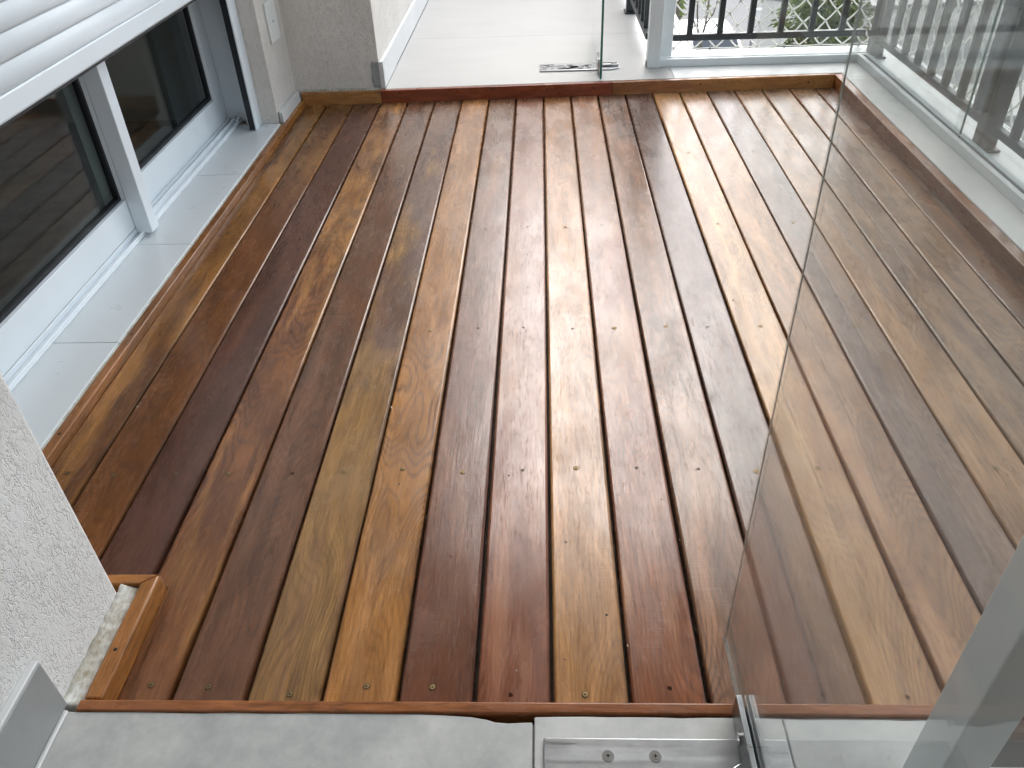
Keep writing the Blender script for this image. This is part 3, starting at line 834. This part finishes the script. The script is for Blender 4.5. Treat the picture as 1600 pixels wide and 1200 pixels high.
def pane(x0, x1, y0, y1, label):
    o = thing('glass_pane', label, 'glass pane', ((x0+x1)/2, (y0+y1)/2, ZF), 'fixed panes standing in the glazing track')
    MB().box(x0, x1, y0, y1, ZF+0.012, 3.95).build('sheet', M['glass'], o)
    return o
def pane_edge(o, *b): MB().box(*b).build('pane_edge', M['glass_edge'], o)
a = pane(1.816, 1.824, 2.438, 3.690, 'fixed glass pane on the right side next to the far corner')
pane_edge(a, 1.8158, 1.8242, 2.4335, 2.4378, ZF+0.012, 3.95)
b = pane(1.798, 1.806, 0.95, 2.46, 'fixed glass pane in the middle of the right side')
c = pane(1.816, 1.824, -0.35, 1.0, 'fixed glass pane on the right side next to the near post')
d = pane(1.20, 1.79, 3.717, 3.725, 'fixed glass pane on the far side in front of the tree')

# ------------------------------------------------------------------ railings
def bars_x(y, xs, x0, x1, z0=0.150, h=0.035, ztop=1.45, w=0.0155):
    return (MB().box(x0, x1, y-0.0175, y+0.0175, z0, z0+h), MB().box(x0, x1, y-0.022, y+0.022, ztop, ztop+0.04),
            [MB().box(x-w, x+w, y-w, y+w, z0+h, ztop) for x in xs])
def bars_y(x, ys_, y0, y1, z0=0.150, h=0.035, ztop=1.45, w=0.0155):
    return (MB().box(x-0.0175, x+0.0175, y0, y1, z0, z0+h), MB().box(x-0.022, x+0.022, y0, y1, ztop, ztop+0.04),
            [MB().box(x-w, x+w, y-w, y+w, z0+h, ztop) for y in ys_])
def rail_post(mb_parent, x, y, z0, w=0.036):
    MB().box(x-w, x+w, y-w, y+w, z0+0.012, 1.45).build('post', M['iron'], mb_parent, bevel=0.002, seg=1)
    MB().box(x-w-0.012, x+w+0.012, y-w-0.026, y+w+0.026, z0+0.0005, z0+0.012).build('foot_plate', M['iron'], mb_parent, bevel=0.002, seg=1)
def railing(label, loc, parts, posts, grp='black balcony railings'):
    rl = thing('iron_railing', label, 'railing', loc, grp)
    lo, hi, bal = parts
    lo.build('bottom_rail', M['iron'], rl, bevel=0.0025, seg=1)
    hi.build('top_rail', M['iron'], rl, bevel=0.003, seg=1)
    for bmb in bal: bmb.build('baluster', M['iron'], rl, bevel=0.002, seg=1)
    for x, y, zz in posts: rail_post(rl, x, y, zz)
    return rl
RX = 1.900
railing('black iron railing across the far side in front of the parked car', (1.3, 3.91, ZF),
        bars_x(3.91, [0.855+0.1745*k for k in range(6)], 0.70, RX-0.0365), [])
railing('black iron railing down the right side behind the glass panes', (RX, 1.8, ZF),
        bars_y(RX, [y for y in [3.735-0.1745*k for k in range(24)] if abs(y-2.372) > 0.1 and abs(y-0.75) > 0.1 and y > -0.5], -0.60, 3.91), [(RX, 2.372, ZF-0.001), (RX, 3.79, ZF-0.001), (RX, 0.75, ZF-0.001)])
railing('black iron railing running away along the far terrace behind the white post', (0.62, 7.5, ZF),
        bars_y(0.624, [4.10+0.1745*k for k in range(40)], 3.95, 11.28), [(0.624, 5.015, ZF), (0.624, 7.6, ZF)])
# ------------------------------------------------------------------ safety net: knotted diamonds, hung from hooks
def net_panel(label, axis, fixed, a0, a1, z0, z1, loc, seed, rad=0.0044):
    """axis 'x': panel in the XZ plane at y = fixed; axis 'y': in the YZ plane at x = fixed"""
    rnd = random.Random(seed)
    nt_ = thing('safety_net', label, 'safety net', loc, 'white safety nets behind the railings')
    w, h = 0.122, 0.128
    nx, nz = int(round((a1-a0)/(w/2))), int(round((z1-z0)/(h/2)))
    def P(i, j):
        rr = random.Random(i*1000+j+seed*77777)
        a = a0 + (a1-a0)*i/nx + rr.uniform(-0.007, 0.007)
        zz = z0 + h/2*j + (rr.uniform(-0.006, 0.006) if j else 0.0)
        dd = rr.uniform(-0.006, 0.006)
        return (a, fixed+dd, zz) if axis == 'x' else (fixed+dd, a, zz)
    mesh = MB(); knots = MB()
    for i in range(nx+1):
        for j in range(nz+1):
            if (i+j) % 2: continue
            for di in (-1, 1):
                ii, jj = i+di, j+1
                if 0 <= ii <= nx and jj <= nz:
                    p, q = Vector(P(i, j)), Vector(P(ii, jj))
                    md = (p+q)/2 + Vector((0, 0, -0.004))
                    mesh.tube([p, md, q], rad, 4, cap=False)
            p = Vector(P(i, j))
            for s in range(2):
                dv = Vector((rnd.uniform(-.006, .006), rnd.uniform(-.003, .003), rnd.uniform(-.011, -.004) if s else rnd.uniform(.004, .011)))
                knots.tube([p-dv*0.5, p+dv], 0.0062, 4)
    mesh.build('mesh', M['net'], nt_)["kind"] = 'stuff'
    knots.build('knots', M['net'], nt_)["kind"] = 'stuff'
    cord = MB()
    pts = []
    nn = 24
    for k in range(nn+1):
        a = a0 + (a1-a0)*k/nn
        pts.append((a, fixed, z0-0.004*math.sin(math.pi*((k*3) % 4)/4)) if axis == 'x' else (fixed, a, z0-0.004*math.sin(math.pi*((k*3) % 4)/4)))
    cord.tube(pts, 0.0035, 5).build('border_cord', M['net'], nt_)
    nh_ = max(3, int((a1-a0)/0.34))
    for k in range(nh_):
        a = a0 + (a1-a0)*(k+0.5)/nh_
        hk = []
        for t in range(9):
            ang = math.pi*1.6*t/8 - 0.5
            dy, dz = 0.012*math.cos(ang), 0.012*math.sin(ang)
            hk.append((a+0.004*t/8, fixed-0.02+dy, ZF+0.018+dz) if axis == 'x' else (fixed-0.02+dy, a+0.004*t/8, ZF+0.018+dz))
        base = (a, fixed-0.02, ZF-0.001) if axis == 'x' else (fixed-0.02, a, ZF-0.001)
        MB().tube([base] + hk, 0.0024, 5).build('hook', M['wire'], nt_)
    return nt_
net_panel('white diamond safety net hung across the far side behind the black bars', 'x', 4.005, 0.78, 2.09, ZF+0.016, 1.40, (1.4, 4.0, ZF), 1)
net_panel('white diamond safety net hung along the right side behind the glass', 'y', 2.095, 0.6, 3.99, ZF+0.016, 1.40, (2.09, 2.3, ZF), 2, 0.0062)

# ------------------------------------------------------------------ street life
# parked car, facing the balcony
M['paint'] = plain("white_car_paint", (0.80, 0.80, 0.80), 0.22, var=0.02)
M['carglass'] = plain("car_glass", (0.02, 0.03, 0.04), 0.05, var=0.1, spec=1.0)
M['tyre'] = plain("tyre_rubber", (0.02, 0.02, 0.02), 0.8)
M['trim'] = plain("black_car_trim", (0.02, 0.02, 0.022), 0.5)
M['lamp'] = plain("headlight", (0.7, 0.72, 0.74), 0.1)
cx, cy = 7.08, 34.6
car = thing('parked_car', 'white car parked on the street beyond the far railing', 'car', (cx, cy, ZG))
def sect(y, w, z0, z1, round_=0.12):
    h = z1-z0
    return [(cx-w+0.1, y, z0), (cx-w, y, z0+h*0.35), (cx-w+0.02, y, z1-round_), (cx-w+0.12, y, z1), (cx+w-0.12, y, z1), (cx+w-0.02, y, z1-round_), (cx+w, y, z0+h*0.35), (cx+w-0.1, y, z0)]
def loft(secs):
    mb = MB(); n = len(secs[0])
    mb.v = [v for s in secs for v in s]
    for i in range(len(secs)-1):
        for k in range(n):
            mb.f.append([i*n+k, i*n+(k+1) % n, (i+1)*n+(k+1) % n, (i+1)*n+k]); mb.m.append(0)
    mb.f.append(list(range(n))); mb.m.append(0)
    mb.f.append([(len(secs)-1)*n+k for k in range(n-1, -1, -1)]); mb.m.append(0)
    return mb
g0 = ZG+0.32
loft([sect(cy-3.15, 1.10, g0+0.1, ZG+0.95), sect(cy-3.0, 1.22, g0, ZG+1.12), sect(cy-2.4, 1.29, g0, ZG+1.32), sect(cy-1.5, 1.31, g0, ZG+1.42), sect(cy+2.6, 1.31, g0, ZG+1.42), sect(cy+3.0, 1.22, g0, ZG+1.35)]).build('body', M['paint'], car, bevel=0.05, seg=2)
def cab(y, w, z): return [(cx-w, y, z), (cx+w, y, z)]
zb, zr2 = ZG+1.40, ZG+2.16
cabin = MB()
low = [(cx-1.24, cy-1.75, zb), (cx+1.24, cy-1.75, zb), (cx+1.26, cy+2.75, zb), (cx-1.26, cy+2.75, zb)]
top = [(cx-0.98, cy-0.72, zr2-0.02), (cx+0.98, cy-0.72, zr2-0.02), (cx+1.0, cy+2.2, zr2-0.03), (cx-1.0, cy+2.2, zr2-0.03)]
cabin.add(low+top, [(0, 1, 5, 4), (1, 2, 6, 5), (2, 3, 7, 6), (3, 0, 4, 7), (4, 5, 6, 7), (3, 2, 1, 0)])
cabin.build('cabin', M['paint'], car, bevel=0.14, seg=3, smooth=True)
def on_face(a, b, c_, d_, u0, u1, v0, v1, off):
    a, b, c_, d_ = map(Vector, (a, b, c_, d_))
    nrm = (b-a).cross(d_-a).normalized()
    def Q(u, v): return (a*(1-u)+b*u)*(1-v) + (d_*(1-u)+c_*u)*v
    q = [Q(u0, v0), Q(u1, v0), Q(u1, v1), Q(u0, v1)]
    mb = MB()
    mb.add([p-nrm*0.02 for p in q] + [p+nrm*off for p in q], [(3, 2, 1, 0), (4, 5, 6, 7), (0, 1, 5, 4), (1, 2, 6, 5), (2, 3, 7, 6), (3, 0, 4, 7)])
    return mb
on_face(low[0], low[1], top[1], top[0], 0.07, 0.93, 0.06, 0.90, 0.012).build('windscreen', M['carglass'], car)
on_face(low[2], low[3], top[3], top[2], 0.1, 0.9, 0.2, 0.88, 0.012).build('rear_window', M['carglass'], car)
for A, B_, C_, D_ in ((low[1], low[2], top[2], top[1]), (low[3], low[0], top[0], top[3])):
    on_face(A, B_, C_, D_, 0.12, 0.46, 0.12, 0.86, 0.012).build('side_window', M['carglass'], car)
    on_face(A, B_, C_, D_, 0.50, 0.86, 0.12, 0.86, 0.012).build('side_window', M['carglass'], car)
for sx in (-1, 1):
    MB().box(cx+sx*0.9-0.26, cx+sx*0.9+0.26, cy-3.13, cy-2.95, ZG+0.86, ZG+1.06).build('headlight', M['lamp'], car, bevel=0.03)
    MB().box(cx+sx*1.38-0.1, cx+sx*1.38+0.1, cy-1.35, cy-1.2, ZG+1.42, ZG+1.6).build('mirror', M['paint'], car, bevel=0.04)
    for yy in (cy-2.1, cy+1.9):
        w_o = MB().tube([(cx+sx*1.08, yy, ZG+0.46), (cx+sx*1.33, yy, ZG+0.46)], 0.46, 20).build('wheel', M['tyre'], car)
        MB().tube([(cx+sx*1.331, yy, ZG+0.46), (cx+sx*1.345, yy, ZG+0.46)], 0.27, 14).build('rim', M['wire'], w_o)
MB().box(cx-0.7, cx+0.7, cy-3.18, cy-3.08, ZG+0.55, ZG+0.80).build('grille', M['trim'], car)

# foliage
def leaf_mat(name, a, b, trans=0.5):
    mt, nt, bs = new_mat(name); g = G(nt)
    n1 = g.noise(g.pos(), 2.2, 4, 0.6)
    n2 = g.noise(g.pos(), 14, 3, 0.6)
    f = g.m('ADD', g.m('MULTIPLY', n1, 0.5), g.m('MULTIPLY', n2, 0.5))
    col = g.ramp(f, [(0.38, a), (0.62, b)])
    g.l(col, bs.inputs["Base Color"])
    bs.inputs["Roughness"].default_value = 0.45
    tl = g.n("ShaderNodeBsdfTranslucent"); g.l(col, tl.inputs[0])
    mx = g.n("ShaderNodeMixShader"); mx.inputs[0].default_value = trans
    out = nt.nodes["Material Output"]
    g.l(bs.outputs[0], mx.inputs[1]); g.l(tl.outputs[0], mx.inputs[2]); g.l(mx.outputs[0], out.inputs["Surface"])
    return mt
M['leaf'] = leaf_mat("broad_leaf", (0.065, 0.115, 0.022), (0.20, 0.25, 0.05))
M['leaf2'] = leaf_mat("dark_leaf", (0.03, 0.06, 0.022), (0.08, 0.12, 0.035))
M['bark'] = plain("bark", (0.14, 0.12, 0.095), 0.9, var=0.3, vscale=3, bump=0.6, bscale=30)

def tree(label, base, clumps, leaf_size, nleaf, lm, seed, trunk_r=0.16):
    rnd = random.Random(seed)
    t = thing('leafy_tree', label, 'tree', base, 'street trees')
    bx_, by_, bz_ = base
    ctr = Vector((sum(c[0] for c in clumps)/len(clumps), sum(c[1] for c in clumps)/len(clumps), sum(c[2] for c in clumps)/len(clumps)))
    tk_ = MB()
    fork = Vector((bx_*0.4+ctr.x*0.6, by_*0.4+ctr.y*0.6, bz_+(ctr.z-bz_)*0.55))
    tk_.tube([(bx_, by_, bz_-0.05), (bx_*0.8+fork.x*0.2, by_*0.8+fork.y*0.2, bz_+(fork.z-bz_)*0.45), tuple(fork)], [trunk_r*1.25, trunk_r, trunk_r*0.8], 8)
    for c in clumps:
        cv = Vector(c[:3]); mid = (fork+cv)/2 + Vector((rnd.uniform(-.2, .2), rnd.uniform(-.2, .2), 0.1))
        tk_.tube([tuple(fork), tuple(mid), tuple(cv)], [trunk_r*0.6, trunk_r*0.4, trunk_r*0.15], 6)
    tk_.build('trunk', M['bark'], t)
    cr = MB()
    for c in clumps:
        for _ in range(int(nleaf*c[3]**2)):
            d_ = Vector((rnd.gauss(0, 1), rnd.gauss(0, 1), rnd.gauss(0, 1))).normalized()
            rad = c[3]*(rnd.random()**0.45)
            p_ = Vector(c[:3]) + Vector((d_.x*rad, d_.y*rad, d_.z*rad*0.72))
            out_ = (d_ + Vector((rnd.uniform(-.7, .7), rnd.uniform(-.7, .7), rnd.uniform(-.6, .3)))).normalized()
            up = Vector((0, 0, 1)); side = out_.cross(up)
            if side.length < 1e-3: side = Vector((1, 0, 0))
            side.normalize(); nrm = side.cross(out_).normalized()
            L = leaf_size*rnd.uniform(0.6, 1.3); w_ = L*rnd.uniform(0.55, 0.85)
            tip = p_ + out_*L - Vector((0, 0, L*0.25))
            mdl = p_ + out_*L*0.5 + nrm*L*0.06
            cr.add([p_, mdl+side*w_*0.5, tip, mdl-side*w_*0.5], [(0, 1, 2), (0, 2, 3)], 0 if rnd.random() < 0.75 else 1)
    cr.build('crown', lm, t, recalc=False)
    return t
tree('bright green broad leaved tree rising behind the far railing', (8.6, 26.4, ZG),
     [(8.0, 25.6, -4.9, 0.75), (8.6, 25.9, -4.4, 0.85), (9.3, 26.3, -4.7, 0.9), (8.3, 25.0, -5.7, 0.75), (9.2, 25.3, -5.6, 0.8), (9.9, 26.6, -5.2, 0.8), (8.9, 26.8, -3.7, 0.7), (9.9, 27.0, -4.0, 0.75), (7.5, 25.0, -5.8, 0.5)],
     0.21, 620, [M['leaf'], M['leaf2']], 4)
tree('dark green tree seen dimly through the right glass panes', (20.0, 42.0, ZG),
     [(19.6, 42, -6.2, 1.2), (20.6, 42.5, -5.4, 1.3), (21.6, 42.0, -6.0, 1.2), (20.4, 41.2, -7.0, 1.1), (22.4, 43.0, -6.6, 1.0)],
     0.36, 190, [M['leaf2'], M['leaf']], 5)

# bare sapling
sp_ = thing('bare_sapling', 'thin bare sapling with three upright branches in front of the white car', 'sapling', (5.80, 29.8, ZG))
MB().tube([(5.80, 29.8, ZG-0.05), (5.76, 29.8, -8.0), (5.78, 29.85, -6.55)], [0.10, 0.085, 0.07], 7).build('trunk', M['bark'], sp_)
for pts, r0 in (([(5.78, 29.85, -6.6), (5.66, 29.9, -6.2), (5.58, 29.95, -5.6), (5.50, 30.0, -4.2)], 0.05), ([(5.78, 29.85, -6.6), (5.90, 29.9, -6.0), (5.95, 30.0, -5.3), (6.08, 30.0, -4.1)], 0.05),
                ([(5.90, 29.9, -6.0), (6.15, 29.9, -5.6), (6.40, 30.0, -4.6)], 0.035), ([(5.66, 29.9, -6.2), (5.40, 29.8, -5.7), (5.30, 29.8, -4.6)], 0.03)):
    MB().tube(pts, [r0*(1-0.2*k) for k in range(len(pts))], 6).build('branch', M['bark'], sp_)

# palm
pm = thing('small_palm', 'small yellowish palm at the top of the far railing view', 'palm', (6.9, 42.5, ZG))
MB().tube([(6.9, 42.5, ZG-0.05), (6.92, 42.5, -8.3), (6.95, 42.5, -7.4)], [0.2, 0.17, 0.15], 8).build('trunk', M['bark'], pm)
rnd = random.Random(6)
for k in range(15):
    a = 2*math.pi*k/15 + rnd.uniform(-.2, .2); el = rnd.uniform(0.1, 0.9); L = rnd.uniform(1.5, 2.0)
    fr_ = MB(); prev = None
    for s in range(9):
        t = s/8
        rad = L*t*math.cos(el*(1-t)); zz = -7.4 + L*t*math.sin(el) - 1.5*t*t
        p_ = Vector((6.95+math.cos(a)*rad, 42.5+math.sin(a)*rad, zz))
        if prev is not None:
            sd_ = Vector((-math.sin(a), math.cos(a), 0))
            for sg in (-1, 1):
                tip = (prev+p_)/2 + sd_*sg*0.45*(1-t*0.7) + Vector((math.cos(a)*0.15, math.sin(a)*0.15, -0.18))
                fr_.add([prev, p_, tip], [(0, 1, 2)])
        prev = p_
    fr_.build('frond', M['leaf'], pm, recalc=False)

# slim metal post with a small cap on the street
sp2 = thing('street_post', 'slim grey metal post standing on the asphalt left of the tree', 'post', (10.02, 39.6, ZG))
MB().tube([(10.02, 39.6, ZG-0.03), (10.0, 39.6, -7.75)], 0.06, 8).build('shaft', M['wire'], sp2)
MB().tube([(9.95, 39.6, -7.72), (10.30, 39.6, -7.72)], 0.07, 8).build('post_cap', M['alu'], sp2)  # small white cap, no lamp
